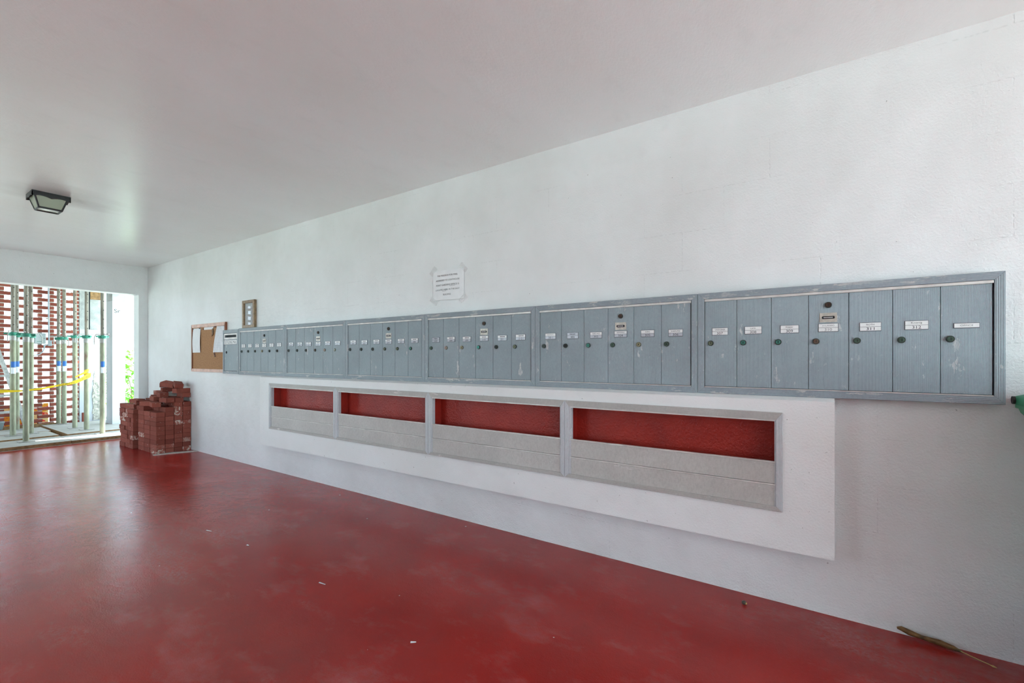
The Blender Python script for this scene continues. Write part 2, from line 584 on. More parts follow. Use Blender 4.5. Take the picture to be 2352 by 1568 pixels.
# ------------------------------------------------------------------ setting
XF, XN = -7.99, 4.7
YL = -4.7
struct(MB().box(-8.28, XN, YL, 0.0, -0.12, 0.0), 'floor', M['floor'], 'worn glossy red painted concrete floor')
struct(MB().box(XF - 0.19, XN, YL - 0.2, 0.2, 2.44, 2.62), 'ceiling', M['ceiling'], 'smooth pale grey painted ceiling of the passage')
struct(MB().box(XF - 0.19, XN, 0.0, 0.2, -0.12, 2.44), 'wall_right', M['wall'], 'long white plastered wall carrying the letter boxes')
wl = MB()
wl.box(XF - 0.19, -5.0, YL - 0.2, YL, -0.12, 2.44).box(-3.5, XN, YL - 0.2, YL, -0.12, 2.44).box(-5.0, -3.5, YL - 0.2, YL, 2.15, 2.44)  # the opening is made up, out of view, to light the middle wall
struct(wl, 'wall_left', M['wall'], 'white plastered wall opposite the letter boxes, with an opening added for light')
wf = MB()
wf.box(XF - 0.19, XF, YL, 0.0, 2.045, 2.44)
wf.box(XF - 0.19, XF, -0.103, 0.0, 0.0, 2.045)
wf.box(XF - 0.19, XF, YL, -4.3, 0.0, 2.045)
struct(wf, 'wall_far', M['wall_far'], 'white end wall with wide opening to the shored walkway')
struct(MB().box(-60, 60, -60, 60, -0.35, -0.13), 'ground', M['ground'], 'outdoor ground around the building')
struct(MB().box(XN, 16.0, -9.0, 6.0, -0.13, -0.02), 'bounce_slab', M['bounce_slab'], 'added pale slab outside the near end, bouncing light to the ceiling')  # unseen slab added as a reflector to brighten the ceiling
struct(MB().box(-11.6, -8.28, -5.4, 1.1, -0.13, 0.0), 'floor_walkway', M['concrete'], 'bare concrete floor of the walkway under the boards')

struct(MB().box(-11.6, XF - 0.19, -5.0, 0.6, 2.575, 2.75).box(-10.4, XF - 0.19, 0.6, 2.2, 2.575, 2.75), 'ceiling_walkway', M['concrete'], 'concrete slab over the shored walkway, with an added strip shading the pillars')  # second box is an unseen strip added to keep sun off the pillars

# boxed-out cement surround below the letter boxes, open where the drop bins sit
PX0, PX1, PZ0, PZ1 = -4.677, 0.050, 0.282, 0.957
BX = [-4.488, -3.418, -2.326, -1.231, -0.139]
BZ0, BZ1 = 0.455, 0.900
pm = MB()
pf = [(-0.10, PZ0), (0.0, PZ0), (0.0, BZ0 + 0.02), (-0.10, BZ0 + 0.02)]
pm.prism(pf, PX0, PX1)
pm.prism([(-0.10, BZ1 - 0.02), (0.0, BZ1 - 0.02), (0.0, 0.972), (-0.052, 0.972), (-0.10, PZ1)], PX0, PX1)
pm.box(PX0, BX[0] + 0.02, -0.10, 0.0, BZ0 + 0.02, BZ1 - 0.02)
pm.box(BX[-1] - 0.02, PX1, -0.10, 0.0, BZ0 + 0.02, BZ1 - 0.02)
struct(pm, 'trim_1', M['panel'], 'white cement surround boxed out below the letter boxes')


# ------------------------------------------------------------------ mitred frame
def frame_bars(root, x0, x1, z0, z1, wl, wr, wt, wb, yf, yb, mh, mv, name='frame_bar'):
    ix0, ix1, iz0, iz1 = x0 + wl, x1 - wr, z0 + wb, z1 - wt
    q = {'top': [(x0, z1), (x1, z1), (ix1, iz1), (ix0, iz1)], 'bottom': [(x0, z0), (x1, z0), (ix1, iz0), (ix0, iz0)],
         'left': [(x0, z0), (x0, z1), (ix0, iz1), (ix0, iz0)], 'right': [(x1, z0), (x1, z1), (ix1, iz1), (ix1, iz0)]}
    for k, p in q.items():
        mb = MB()
        g = 0.0006
        cx, cz = sum(a[0] for a in p) / 4, sum(a[1] for a in p) / 4
        mb.hexa([(a, yf, b) for a, b in p], [(a, yb, b) for a, b in p])
        mb.build(name, mh if k in ('top', 'bottom') else mv, root, 0.0012)
    return ix0, ix1, iz0, iz1


# ------------------------------------------------------------------ letter box units
def shared(mb, name, mat, bevel=0.0):
    o = mb.build(name, mat, None, bevel, local=(0, 0, 0))
    me = o.data
    bpy.data.objects.remove(o)
    return me


ME_LOCK = {}
for kx in LOCKS:
    mb = MB().tube([(0, 0, 0), (0, -0.007, 0)], [0.0135, 0.0125], 18, 1)
    mb.tube([(0, -0.006, 0), (0, -0.009, 0)], [0.0098, 0.0090], 14)
    ME_LOCK[kx] = shared(mb, 'lock', [M['lock_' + kx], M['lock_rim_' + ('light' if kx in ('brass', 'silver', 'copper') else 'dark')]])
ME_KEY = shared(MB().box(-0.0016, 0.0016, -0.0096, -0.0088, -0.0050, 0.0045), 'keyhole', M['slot_black'])
ME_RIM = shared(MB().box(-0.0365, 0.0365, -0.0022, 0.001, -0.0185, 0.0185), 'plate_rim', M['plate_rim'], 0.001)
ME_RIM1 = shared(MB().box(-0.0365, 0.0365, -0.0022, 0.001, -0.0105, 0.0105), 'plate_rim', M['plate_rim'], 0.001)
ME_NAME = shared(MB().box(-0.0345, 0.0345, -0.0032, -0.0018, -0.0080, 0.0080), 'name_card', M['plate_white'])
ME_NAMEG = shared(MB().box(-0.0345, 0.0345, -0.0032, -0.0018, -0.0080, 0.0080), 'name_card', M['plate_grey'])
ME_NUM = shared(MB().box(-0.0345, 0.0345, -0.0032, -0.0018, -0.0078, 0.0078), 'number_card', M['plate_grey'])
ME_NUMW = shared(MB().box(-0.0345, 0.0345, -0.0032, -0.0018, -0.0078, 0.0078), 'number_card', M['plate_white'])
lp = MB().box(-0.031, 0.031, -0.003, 0.001, -0.0205, 0.0205, 0)
lp.prism([(-0.024, 0.0), (-0.021, 0.006), (0.021, 0.006), (0.024, 0.0), (0.021, -0.006), (-0.021, -0.006)], -0.0038, -0.0025, 'y', 1)
for q in range(7):
    lp.box(-0.0165 + q * 0.0048, -0.0165 + q * 0.0048 + 0.0032, -0.0042, -0.0036, -0.0018, 0.0018, 2)
ME_LP = shared(lp, 'master_lock_plate', [M['lock_plate'], M['slot_black'], M['plate_white']])

MZ0, MZ1, MY = 0.971, 1.467, -0.060
UNITS = [
    (-5.201, -4.290, 'six grey letter boxes next to the outgoing mail box', [('', '101'), ('', '102'), ('', '103'), ('', '104'), ('', '105'), ('', '106')],
     ['dark', 'dark', 'dark', 'brass', 'dark', 'dark'], ''),
    (-4.290, -3.350, 'six grey letter boxes, second bank from the outgoing mail box', [('', '107'), ('', '108'), ('', '109'), ('', '110'), ('', '111'), ('', '112')],
     ['dark', 'dark', 'dark', 'brown', 'copper', 'silver'], ''),
    (-3.350, -2.410, 'six grey letter boxes numbered from 201, left of the taped notice', [('', '201'), ('', '202'), ('', '203'), ('', '204'), ('', '205'), ('', '206')],
     ['dark', 'dark', 'dark', 'olive', 'olive', 'teal'], ''),
    (-2.410, -1.462, 'six grey letter boxes ending at 212, below the taped notice', [('', '207'), ('', '208'), ('', '209'), ('', '210'), ('', '211'), ('', '212')],
     ['green', 'copper', 'brass', 'bright', 'black', 'olive'], 'g'),
    (-1.462, -0.5106, 'six chipped blue-grey letter boxes numbered 301 to 306', [('Reddington', '301'), ('', '302'), ('FAIRCHILD', '303'), ('SIGNORILE', '304'), ('KERN', '305'), ('SHEPUTIS', '306')],
     ['dark', 'black', 'teal', 'green', 'brass', 'green'], ''),
    (-0.5106, 0.567, 'largest bank of seven letter boxes, ending with the office box', [('CRESCENZI', '307'), ('LUCK', '308'), ('Kasper', '309'), ('AYLWARD', '310'), ('ROTH', '311'), ('Koenig', '312'), ('OFFICE', '')],
     ['olive', 'teal', 'teal', 'brown', 'green', 'green', 'green'], ''),
]
for ui, (x0, x1, label, cards, locks, flag) in enumerate(UNITS):
    root = thing('letter_box_bank', ((x0 + x1) / 2, 0, MZ0), label, 'mailbox', 'banks of letter boxes along the wall')
    x0g, x1g = x0 + 0.0008, x1 - 0.0008
    ix0, ix1, iz0, iz1 = frame_bars(root, x0g, x1g, MZ0, MZ1, 0.031, 0.029, 0.030, 0.030, MY, -0.012, M['mail_frame_h'], M['mail_frame_v'])
    MB().box(x0 + 0.01, x1 - 0.01, -0.036, -0.0005, MZ0 + 0.01, MZ1 - 0.01).build('body', M['cavity'], root)
    MB().box(ix0 + 0.001, ix1 - 0.002, MY - 0.0015, -0.036, iz1 - 0.0125, iz1 - 0.0015).build('top_strip', M['strip'], root, 0.001)
    MB().box(ix0 + 0.001, ix1 - 0.002, MY - 0.0005, -0.036, iz0 + 0.0005, iz0 + 0.004).build('bottom_strip', M['strip'], root)
    nd = len(cards)
    pw = (ix1 - 0.004 - (ix0 + 0.0015)) / nd
    dm = MB().box(-pw / 2 + 0.0009, pw / 2 - 0.0009, 0.0, 0.016, 0.0, 0.4185)
    dme = shared(dm, 'door', M['mail_door'], 0.0012)
    for i, (nm, no) in enumerate(cards):
        cx = ix0 + 0.0015 + pw * (i + 0.5)
        yd = -0.0555 + rnd.uniform(-0.0006, 0.0006)
        dz = iz0 + 0.0055
        d = link('door', dme, root, Vector((cx, yd, dz)) - root.location)
        jx = rnd.uniform(-0.003, 0.003)

        def put(name, me, dx, dzz):
            return link(name, me, d, (dx, 0, dzz - dz))
        if no:
            pz = 1.2765 + rnd.uniform(-0.0015, 0.0015)
            put('plate_rim', ME_RIM, jx, pz)
            put('name_card', ME_NAMEG if (flag == 'g' and i == 0) or (ui == 4 and i == 1) else ME_NAME, jx, pz + 0.0086)
            put('number_card', ME_NUMW if ui in (5, 0) else ME_NUM, jx, pz - 0.0086)
            nz = pz - 0.0086
            cz = pz + 0.0086
        else:
            put('plate_rim', ME_RIM1, jx, 1.2695)
            put('name_card', ME_NAME, jx, 1.2695)
            cz = 1.2695
        tx = MB()
        if nm:
            wdt = {'LUCK': 0.022, 'KERN': 0.024, 'ROTH': 0.026, 'Kasper': 0.028, 'Koenig': 0.033, 'OFFICE': 0.036, 'Reddington': 0.038}.get(nm, 0.044)
            wall_text(tx, nm, jx, -0.0035, cz - dz, wdt, 0.0068 if nm not in ('Kasper', 'Koenig') else 0.0085)
        else:
            q = -0.016 + rnd.uniform(-0.003, 0.002)
            while q < 0.016:
                ln = rnd.uniform(0.003, 0.007)
                tx.box(jx + q, jx + q + ln, -0.0036, -0.0033, cz - dz - 0.0022, cz - dz + 0.0022)
                q += ln + 0.0016
        if no:
            wall_text(tx, no, jx, -0.0035, nz - dz, 0.027, 0.0115)
        to = tx.build('lettering', M['ink'] if not (ui == 5 and i in (3, 6)) else M['ink_soft'], None, local=(0, 0, 0))
        to.parent = d
        lx = -pw / 2 + 0.028
        put('lock', ME_LOCK[locks[i]], lx, 1.2185)
        put('keyhole', ME_KEY, lx + 0.001, 1.2185)
        if i == 3:
            put('master_lock_plate', ME_LP, jx, 1.3215)
            put('lock', ME_LOCK['rust'], jx, 1.3765)
            put('keyhole', ME_KEY, jx, 1.3765)

# outgoing mail box
ox0, ox1 = -5.560, -5.204
root = thing('outgoing_mail_box', ((ox0 + ox1) / 2, 0, 0.972), 'narrow grey outgoing mail box with slot, next to the cork board', 'mailbox')
frame_bars(root, ox0, ox1, 0.974, 1.460, 0.020, 0.030, 0.038, 0.030, -0.062, -0.012, M['mail_frame_h'], M['mail_frame_v'])
MB().box(ox0 + 0.008, ox1 - 0.008, -0.040, -0.0005, 0.984, 1.450).build('body', M['cavity'], root)
dm = MB()
dx0, dx1 = ox0 + 0.026, ox1 - 0.031
dm.box(dx0, dx1, -0.057, -0.041, 1.008, 1.374).box(dx0, dx1, -0.057, -0.041, 1.404, 1.420)
dm.box(dx0, dx0 + 0.016, -0.057, -0.041, 1.374, 1.404).box(dx1 - 0.016, dx1, -0.057, -0.041, 1.374, 1.404)
door = dm.build('door', M['mail_door'], root)
sp = MB()
sp.box(dx0 + 0.002, dx1 - 0.002, -0.0605, -0.057, 1.403, 1.418).box(dx0 + 0.002, dx1 - 0.002, -0.0605, -0.057, 1.356, 1.375)
sp.box(dx0 + 0.002, dx0 + 0.018, -0.0605, -0.057, 1.375, 1.403).box(dx1 - 0.018, dx1 - 0.002, -0.0605, -0.057, 1.375, 1.403)
sp.build('slot_plate', M['strip'], door)
MB().box(dx0 - 0.001, dx1 - 0.003, -0.0595, -0.0572, 1.296, 1.349).build('sign_rim', M['plate_rim'], door)
MB().box(dx0, dx1 - 0.007, -0.0605, -0.0590, 1.300, 1.346).build('sign_card', M['plate_white'], door)
tx = MB()
wall_text(tx, 'OUTGOING MAIL', (dx0 + dx1) / 2 - 0.004, -0.0609, 1.323, 0.272, 0.032)
tx.build('lettering', M['ink'], door)
MB().tube([(-5.483, -0.057, 1.211), (-5.483, -0.0595, 1.211)], 0.014, 14).build('keyhole', M['slot_black'], door)

# ------------------------------------------------------------------ open drop bins
BL = ['open parcel bin with red inside, farthest of four in the white surround',
      'open parcel bin with red inside, second from the brick pile',
      'open parcel bin with red inside, below the letter box numbered 210',
      'open parcel bin with red inside, nearest of four, below box 308']
for bi in range(4):
    x0, x1 = BX[bi] + 0.0008, BX[bi + 1] - 0.0008
    root = thing('parcel_bin', ((x0 + x1) / 2, 0, BZ0), BL[bi], 'mail bin', 'open parcel bins in the white surround')
    ix0, ix1, iz0, iz1 = frame_bars(root, x0, x1, BZ0, BZ1, 0.026, 0.026, 0.034, 0.022, -0.112, -0.088, M['alu_h'], M['alu_v'])
    lip = MB()
    lip.box(ix0, ix0 + 0.012, -0.107, -0.080, iz0, iz1).box(ix1 - 0.006, ix1, -0.107, -0.080, iz0, iz1)
    lip.build('side_lip', M['alu_v'], root)
    MB().box(ix0 + 0.012, ix1 - 0.006, -0.110, -0.080, iz1 - 0.006, iz1).build('top_lip', M['strip'], root)
    a, b = ix0 + 0.004, ix1 - 0.002
    for z0, z1 in ((0.578, 0.678), (0.477, 0.576)):
        sl = MB().box(a, b, -0.104, -0.092, z0, z1 - 0.006).build('slat', M['slat'], root)
        MB().prism([(-0.104, z1 - 0.0075), (-0.092, z1 - 0.006), (-0.092, z1), (-0.1075, z1), (-0.1075, z1 - 0.0055)], a, b).build('slat_lip', M['strip'], sl)  # brighter colour on the lip paints in the highlight line between slats
    ln = MB()
    lx0, lx1, lz0, lz1 = x0 + 0.020, x1 - 0.016, BZ0 + 0.0215, BZ1 - 0.0215
    ln.box(lx0, lx1, -0.006, -0.001, lz0, lz1)
    ln.box(lx0, lx0 + 0.008, -0.087, -0.006, lz0, lz1).box(lx1 - 0.008, lx1, -0.087, -0.006, lz0, lz1)
    ln.box(lx0, lx1, -0.087, -0.006, lz0, lz0 + 0.006).box(lx0, lx1, -0.087, -0.006, lz1 - 0.006, lz1)
    ln.build('liner', M['liner'], root)
    sc = MB()
    sc.tube([(lx0 + 0.008, -0.055, 0.835), (lx0 + 0.0105, -0.055, 0.835)], 0.006, 10)
    sc.build('screw', M['liner'], root)

# ------------------------------------------------------------------ taped notice
t0 = thing('taped_notice', (-2.19, 0, 1.57), 'white paper notice in capitals taped above the letter boxes', 'notice')
np_ = MB()
seg = 6
for i in range(seg):
    fx0, fx1 = i / seg, (i + 1) / seg
    def yy(fx):
        return -0.004 - 0.010 * math.sin(fx * math.pi) - 0.004 * (1 - fx)
    xa, xb = -2.375 + 0.292 * fx0, -2.375 + 0.292 * fx1
    np_.hexa([(xa, yy(fx0), 1.568), (xb, yy(fx1), 1.568), (xb, yy(fx1) + 0.0008, 1.568), (xa, yy(fx0) + 0.0008, 1.568)],
             [(xa, yy(fx0), 1.782), (xb, yy(fx1), 1.782), (xb, yy(fx1) + 0.0008, 1.782), (xa, yy(fx0) + 0.0008, 1.782)])
np_.build('sheet', M['paper'], t0)
tx = MB()
LN = [('THE MAILBOX FOR MAIL', 0.195), ('ADDRESSED TO LIGHTHOUSE', 0.225), ('POINT GARDENS OFFICE IS', 0.218), ('LOCATED HERE, IN THE EAST', 0.226), ('BUILDING', 0.072)]
for i, (s, wd) in enumerate(LN):
    wall_text(tx, s, -2.232, -0.0, 1.745 - i * 0.0345, wd, 0.0115)
tx.box(-2.205, -2.157, -0.0001, 0.0001, 1.6665, 1.6680)
tx.box(-2.277, -2.238, -0.0001, 0.0001, 1.6320, 1.6335)
tx.v = [(x, -0.0046 - 0.010 * math.sin(max(0, min(1, (x + 2.375) / 0.292)) * math.pi) - 0.004 * (1 - (x + 2.375) / 0.292) + y, z) for x, y, z in tx.v]
tx.build('lettering', M['ink'], t0)
for (cx, cz, an) in ((-2.375, 1.787, 45), (-2.085, 1.787, -45), (-2.37, 1.566, -35), (-2.088, 1.568, 35)):
    ca, sa = math.cos(R(an)), math.sin(R(an))
    q = [(-0.035, -0.016), (0.035, -0.016), (0.035, 0.016), (-0.035, 0.016)]
    q = [(cx + a * ca - b * sa, cz + a * sa + b * ca) for a, b in q]
    MB().hexa([(a, -0.0105, b) for a, b in q], [(a, -0.001, b) for a, b in q]).build('tape_strip', M['clear_tape'], t0)

# ------------------------------------------------------------------ cork board and what hangs on it
cb0 = thing('cork_board', (-6.05, 0, 0.98), 'pink-framed cork notice board in the far wall section beside the outgoing box', 'notice board')
cx0, cx1, cz0, cz1 = -6.480, -5.592, 0.982, 1.560
frame_bars(cb0, cx0, cx1, cz0, cz1, 0.022, 0.022, 0.040, 0.036, -0.024, -0.001, M['cork_frame'], M['cork_side'])
MB().box(cx0 + 0.015, cx1 - 0.015, -0.013, -0.002, cz0 + 0.02, cz1 - 0.02).build('cork_sheet', M['cork'], cb0)


def sheet(name, label, x0, x1, z0, z1, mat, skew=0.0, curl=0.012, y=-0.015):
    mb = MB()
    n = 6
    pts = []
    for i in range(n + 1):
        t = i / n
        z = z1 + (z0 - z1) * t
        sh = skew * t * t
        yo = y - curl * math.sin(t * math.pi) * 0.6 - curl * t * 0.5
        pts.append((sh, yo, z))
    for i in range(n):
        (s0, y0, za), (s1, y1, zb) = pts[i], pts[i + 1]
        mb.hexa([(x0 + s0, y0, za), (x1 + s0 * 0.2, y0, za), (x1 + s1 * 0.2, y1, zb), (x0 + s1, y1, zb)],
                [(x0 + s0, y0 + 0.0008, za), (x1 + s0 * 0.2, y0 + 0.0008, za), (x1 + s1 * 0.2, y1 + 0.0008, zb), (x0 + s1, y1 + 0.0008, zb)])
    return tag(mb.build(name, mat), label, 'paper', 'papers pinned to the cork board')


sheet('pinned_paper', 'white sheet pinned along the far edge of the cork board', -6.445, -6.235, 1.215, 1.512, M['paper'])
sheet('pinned_paper', 'grey printed sheet curling on the cork board beside the outgoing box', -5.815, -5.620, 1.215, 1.518, M['printed'], -0.075, 0.02)
sheet('pinned_paper', 'small white strip pinned at the top middle of the cork board', -6.14, -5.90, 1.486, 1.518, M['paper'], 0.0, 0.004)
hk = thing('hanging_key_tag', (-5.905, -0.02, 1.42), 'small dark brown tag hanging from the top of the cork board', 'tag')
MB().hexa([(-5.925, -0.018, 1.50), (-5.905, -0.018, 1.50), (-5.885, -0.022, 1.46), (-5.93, -0.022, 1.45)],
          [(-5.925, -0.015, 1.50), (-5.905, -0.015, 1.50), (-5.885, -0.016, 1.46), (-5.93, -0.016, 1.45)]).build('upper_tag', M['dry_leaf'], hk)
MB().hexa([(-5.915, -0.020, 1.46), (-5.892, -0.020, 1.455), (-5.89, -0.026, 1.42), (-5.925, -0.026, 1.405)],
          [(-5.915, -0.017, 1.46), (-5.892, -0.017, 1.455), (-5.89, -0.018, 1.42), (-5.925, -0.018, 1.405)]).build('lower_tag', M['dry_leaf'], hk)
PINS = [(-6.43, 1.505, 'dark push pin at the far top corner of the cork board'), (-6.25, 1.508, 'dark push pin at the near top corner of the white pinned sheet'),
        (-5.845, 1.512, 'dark push pin by the top of the curling printed sheet'), (-6.15, 1.497, 'dark push pin holding the small white strip'),
        (-5.862, 1.205, 'uppermost of three dark push pins below the printed sheet'), (-5.856, 1.188, 'middle of three dark push pins below the printed sheet'),
        (-5.845, 1.170, 'lowest of three dark push pins below the printed sheet')]
for px_, pz_, lb in PINS:
    tag(MB().tube([(px_, -0.013, pz_), (px_, -0.020, pz_), (px_, -0.027, pz_)], [0.004, 0.0035, 0.007], 10).build('push_pin', M['pin']), lb, 'pin', 'push pins in the cork board')

# ------------------------------------------------------------------ small framed sheet
pf0 = thing('picture_frame', (-5.06, 0, 1.47), 'small bronzed wooden frame with glass above the letter boxes', 'picture frame')
fx0, fx1, fz0, fz1 = -5.195, -4.940, 1.472, 1.767
frame_bars(pf0, fx0, fx1, fz0, fz1, 0.032, 0.032, 0.030, 0.030, -0.028, -0.001, M['gilt'], M['gilt'])
MB().box(fx0 + 0.025, fx1 - 0.025, -0.010, -0.002, fz0 + 0.025, fz1 - 0.025).build('backing_sheet', M['paper'], pf0)
MB().add([(fx0 + 0.028, -0.015, fz0 + 0.026), (fx1 - 0.028, -0.015, fz0 + 0.026), (fx1 - 0.028, -0.015, fz1 - 0.026), (fx0 + 0.028, -0.015, fz1 - 0.026)], [(0, 1, 2, 3)]).build('glass', M['frame_glass'], pf0)

# ------------------------------------------------------------------ ceiling lantern
cl = thing('ceiling_light', (-5.10, -1.54, 2.44), 'black square ceiling lantern with tapered glass sides', 'ceiling light')
sk = MB()
ax0, ax1, ay0, ay1 = -5.20, -5.00, -1.65, -1.43
sk.box(ax0, ax1, ay0, ay1, 2.428, 2.4395)
T = 0.006


def scallop(n=14):
    pr = []
    for i in range(n + 1):
        t = i / n
        pr.append((t, 0.012 * abs(math.sin(t * math.pi * 2)) * (1 if 0.08 < t < 0.92 else 0.3)))
    return pr


for k in range(4):
    pr = scallop()
    for i in range(len(pr) - 1):
        (ta, ha), (tb, hb) = pr[i], pr[i + 1]
        za, zb = 2.396 + ha, 2.396 + hb
        if k < 2:
            xw = ax1 - T if k == 0 else ax0
            ya, yb = ay0 + (ay1 - ay0) * ta, ay0 + (ay1 - ay0) * tb
            sk.hexa([(xw, ya, za), (xw, yb, zb), (xw + T, yb, zb), (xw + T, ya, za)], [(xw, ya, 2.43), (xw, yb, 2.43), (xw + T, yb, 2.43), (xw + T, ya, 2.43)])
        else:
            yw = ay1 - T if k == 2 else ay0
            xa, xb = ax0 + (ax1 - ax0) * ta, ax0 + (ax1 - ax0) * tb
            sk.hexa([(xa, yw, za), (xb, yw, zb), (xb, yw + T, zb), (xa, yw + T, za)], [(xa, yw, 2.43), (xb, yw, 2.43), (xb, yw + T, 2.43), (xa, yw + T, 2.43)])
sk.build('skirt', M['black_metal'], cl)
tc = [(ax0 + 0.012, ay0 + 0.014), (ax1 - 0.012, ay0 + 0.014), (ax1 - 0.012, ay1 - 0.014), (ax0 + 0.012, ay1 - 0.014)]
bc = [(-5.16, -1.605), (-5.04, -1.605), (-5.04, -1.475), (-5.16, -1.475)]
ZT, ZB = 2.425, 2.325
for i in range(4):
    MB().tube([(*tc[i], ZT), (*bc[i], ZB)], 0.0065, 6).build('corner_bar', M['black_metal'], cl)
    j = (i + 1) % 4
    MB().tube([(*bc[i], ZB), (*bc[j], ZB)], 0.0075, 6).build('bottom_bar', M['black_metal'], cl)
    a = [Vector((*tc[i], ZT)), Vector((*tc[j], ZT)), Vector((*bc[j], ZB)), Vector((*bc[i], ZB))]
    nrm = (a[1] - a[0]).cross(a[3] - a[0]).normalized() * 0.0015
    MB().hexa([p - nrm for p in a], [p + nrm for p in a]).build('glass_pane', M['lamp_glass'], cl)
MB().box(-5.16, -5.04, -1.605, -1.475, ZB - 0.001, ZB + 0.002).build('glass_pane', M['lamp_glass'], cl)
bu = MB().tube([(-5.10, -1.54, 2.425), (-5.10, -1.54, 2.40), (-5.10, -1.54, 2.385), (-5.10, -1.54, 2.362), (-5.10, -1.54, 2.345), (-5.10, -1.54, 2.338)],
               [0.013, 0.014, 0.024, 0.030, 0.020, 0.004], 14)
bu.build('bulb', M['bulb'], cl)

# ------------------------------------------------------------------ brick pile
BLn, BWd, BHt = 0.191, 0.0875, 0.0542
ME_BRICK = shared(MB().box(-BLn / 2, BLn / 2, -BWd / 2, BWd / 2, -BHt / 2, BHt / 2), 'brick', M['brick'], 0.0025)
GR = 'clay bricks of the dry stacked pile'
nb = 0


def brick(x, y, z, rz=0.0, rx=0.0, ry=0.0, label=None):
    o = link('brick', ME_BRICK, None, (x, y, z))
    o.rotation_euler = (R(rx), R(ry), R(rz))
    return tag(o, label, 'brick', GR)


ORD = ['bottom', 'second', 'third', 'fourth', 'fifth', 'sixth', 'seventh', 'eighth', 'ninth', 'tenth', 'eleventh']
H_R = [[9, 10, 11, 11], [9, 10, 10, 11], [9, 10, 10, 11]]
PH = 0.0552
PLACED = []   # (x, y, rz, top) of every flat brick, for dropping loose ones


def stack(x, y, k, rz, label):
    PLACED.append((x, y, rz, PH * k + BHt))
    return brick(x, y, PH * k + BHt / 2, rz, label=label)


for i in range(3):
    for j in range(4):
        for k in range(H_R[i][j]):
            if i > 0 and j > 0 and k < H_R[i][j] - 3:
                continue
            x = -6.535 - 0.0985 - i * 0.1985 + rnd.uniform(-0.0028, 0.0028)
            y = -0.368 + 0.0465 + j * 0.0915 + rnd.uniform(-0.001, 0.001)
            if i == 0:
                lb = 'near end of brick pile, %s course up, %s' % (ORD[k], ('outermost brick from the wall', 'second brick in from the corner', 'second brick out from the wall', 'brick touching the wall')[j])
            elif j == 0:
                lb = 'long outer side of brick pile, %s course up, %s brick from the near corner' % (ORD[k], ('', 'second', 'third')[i])
            else:
                lb = 'brick in the upper inner courses of the pile'
            stack(x, y, k, rnd.uniform(-0.4, 0.4), lb)
for k in range(9):
    x = -7.182
    pat = ['S', 'H', 'S'] if k % 2 == 0 else ['H', 'H', 'S', 'H']
    if k % 4 == 2:
        pat = ['H', 'H', 'H', 'S']
    for n_, c in enumerate(pat):
        ln = BLn if c == 'S' else BWd
        xx = x - ln / 2
        jy = rnd.uniform(-0.006, 0.006)
        lb = 'doorway end of brick pile, %s course up, %s brick from the gap' % (ORD[k], ('first', 'second', 'third', 'fourth')[n_])
        if c == 'S':
            stack(xx, -0.402 + BWd / 2 + jy, k, rnd.uniform(-0.4, 0.4), lb)
        else:
            stack(xx, -0.402 + BLn / 2 + jy, k, 90 + rnd.uniform(-0.4, 0.4), lb)
        x -= ln + 0.006
for k in range(6, 9):
    for j in range(2):
        for i in range(2):
            stack(-7.185 - 0.1 - i * 0.199, -0.142 + j * 0.0925, k, 0, 'brick in the upper inner courses of the pile')


def corners(x, y, rz, g=0.0):
    ca, sa = math.cos(R(rz)), math.sin(R(rz))
    a, b = BLn / 2 - g, BWd / 2 - g
    return [(x + u * ca - v * sa, y + u * sa + v * ca) for u, v in ((a, b), (-a, b), (-a, -b), (a, -b))]


def cross(p, q):
    for (A, B) in ((p, q), (q, p)):
        for i in range(2):
            ax = (A[i + 1][0] - A[i][0], A[i + 1][1] - A[i][1])
            pa = [c[0] * ax[0] + c[1] * ax[1] for c in A]
            pb = [c[0] * ax[0] + c[1] * ax[1] for c in B]
            if max(pa) <= min(pb) or max(pb) <= min(pa):
                return False
    return True


def rest(x, y, rz):
    c = corners(x, y, rz, 0.0015)
    return max([t for (a, b, r_, t) in PLACED if cross(c, corners(a, b, r_, 0.0015))] + [0.0])


LO = [  # x, y, rz
    (-7.60, -0.345, 3), (-7.39, -0.335, 9), (-7.255, -0.26, 86), (-7.60, -0.15, -4), (-7.40, -0.215, 7),
    (-7.40, -0.080, -3), (-7.55, -0.25, 12), (-7.30, -0.13, -14), (-7.52, -0.09, 4),
    (-7.05, -0.325, 4), (-6.74, -0.310, -10), (-6.98, -0.305, 17), (-7.02, -0.215, -6), (-6.64, -0.225, 3),
    (-6.83, -0.205, -8), (-6.635, -0.130, 2), (-6.64, -0.046, -2), (-6.86, -0.095, 10), (-7.10, -0.120, -7),
    (-7.30, -0.07, 5), (-6.98, -0.070, 83), (-7.12, -0.09, -22), (-6.60, -0.075, -78),
]
for n_, (x, y, rz) in enumerate(LO):
    z = rest(x, y, rz) + 0.0006
    PLACED.append((x, y, rz, z + BHt))
    lb = 'loose brick lying skewed on top of the pile, ' + ('toward the doorway' if x < -7.2 else 'over the middle' if x < -6.8 else 'toward the letter boxes')
    brick(x, y, z + BHt / 2, rz, label=lb)
for (x, y, rz, rx, ry, lb) in ((-6.88, -0.115, 24, 14, 8, 'tilted brick at the very peak of the pile'), (-6.64, -0.105, -14, -8, 9, 'tilted brick just below the peak of the pile, toward the letter boxes')):
    z = rest(x, y, rz)
    PLACED.append((x, y, rz, z + 0.10))
    brick(x, y, z + BHt / 2 + 0.018, rz, rx, ry, lb)
tag(MB().prism([(-6.545, -0.40), (-6.505, -0.40), (-6.34, -0.004), (-6.42, -0.004), (-6.52, -0.2)], 0.0, 0.006, 'z').build('mortar_dust', M['mortar']),
    'thin line of pale mortar dust along the foot of the brick pile', 'dust')

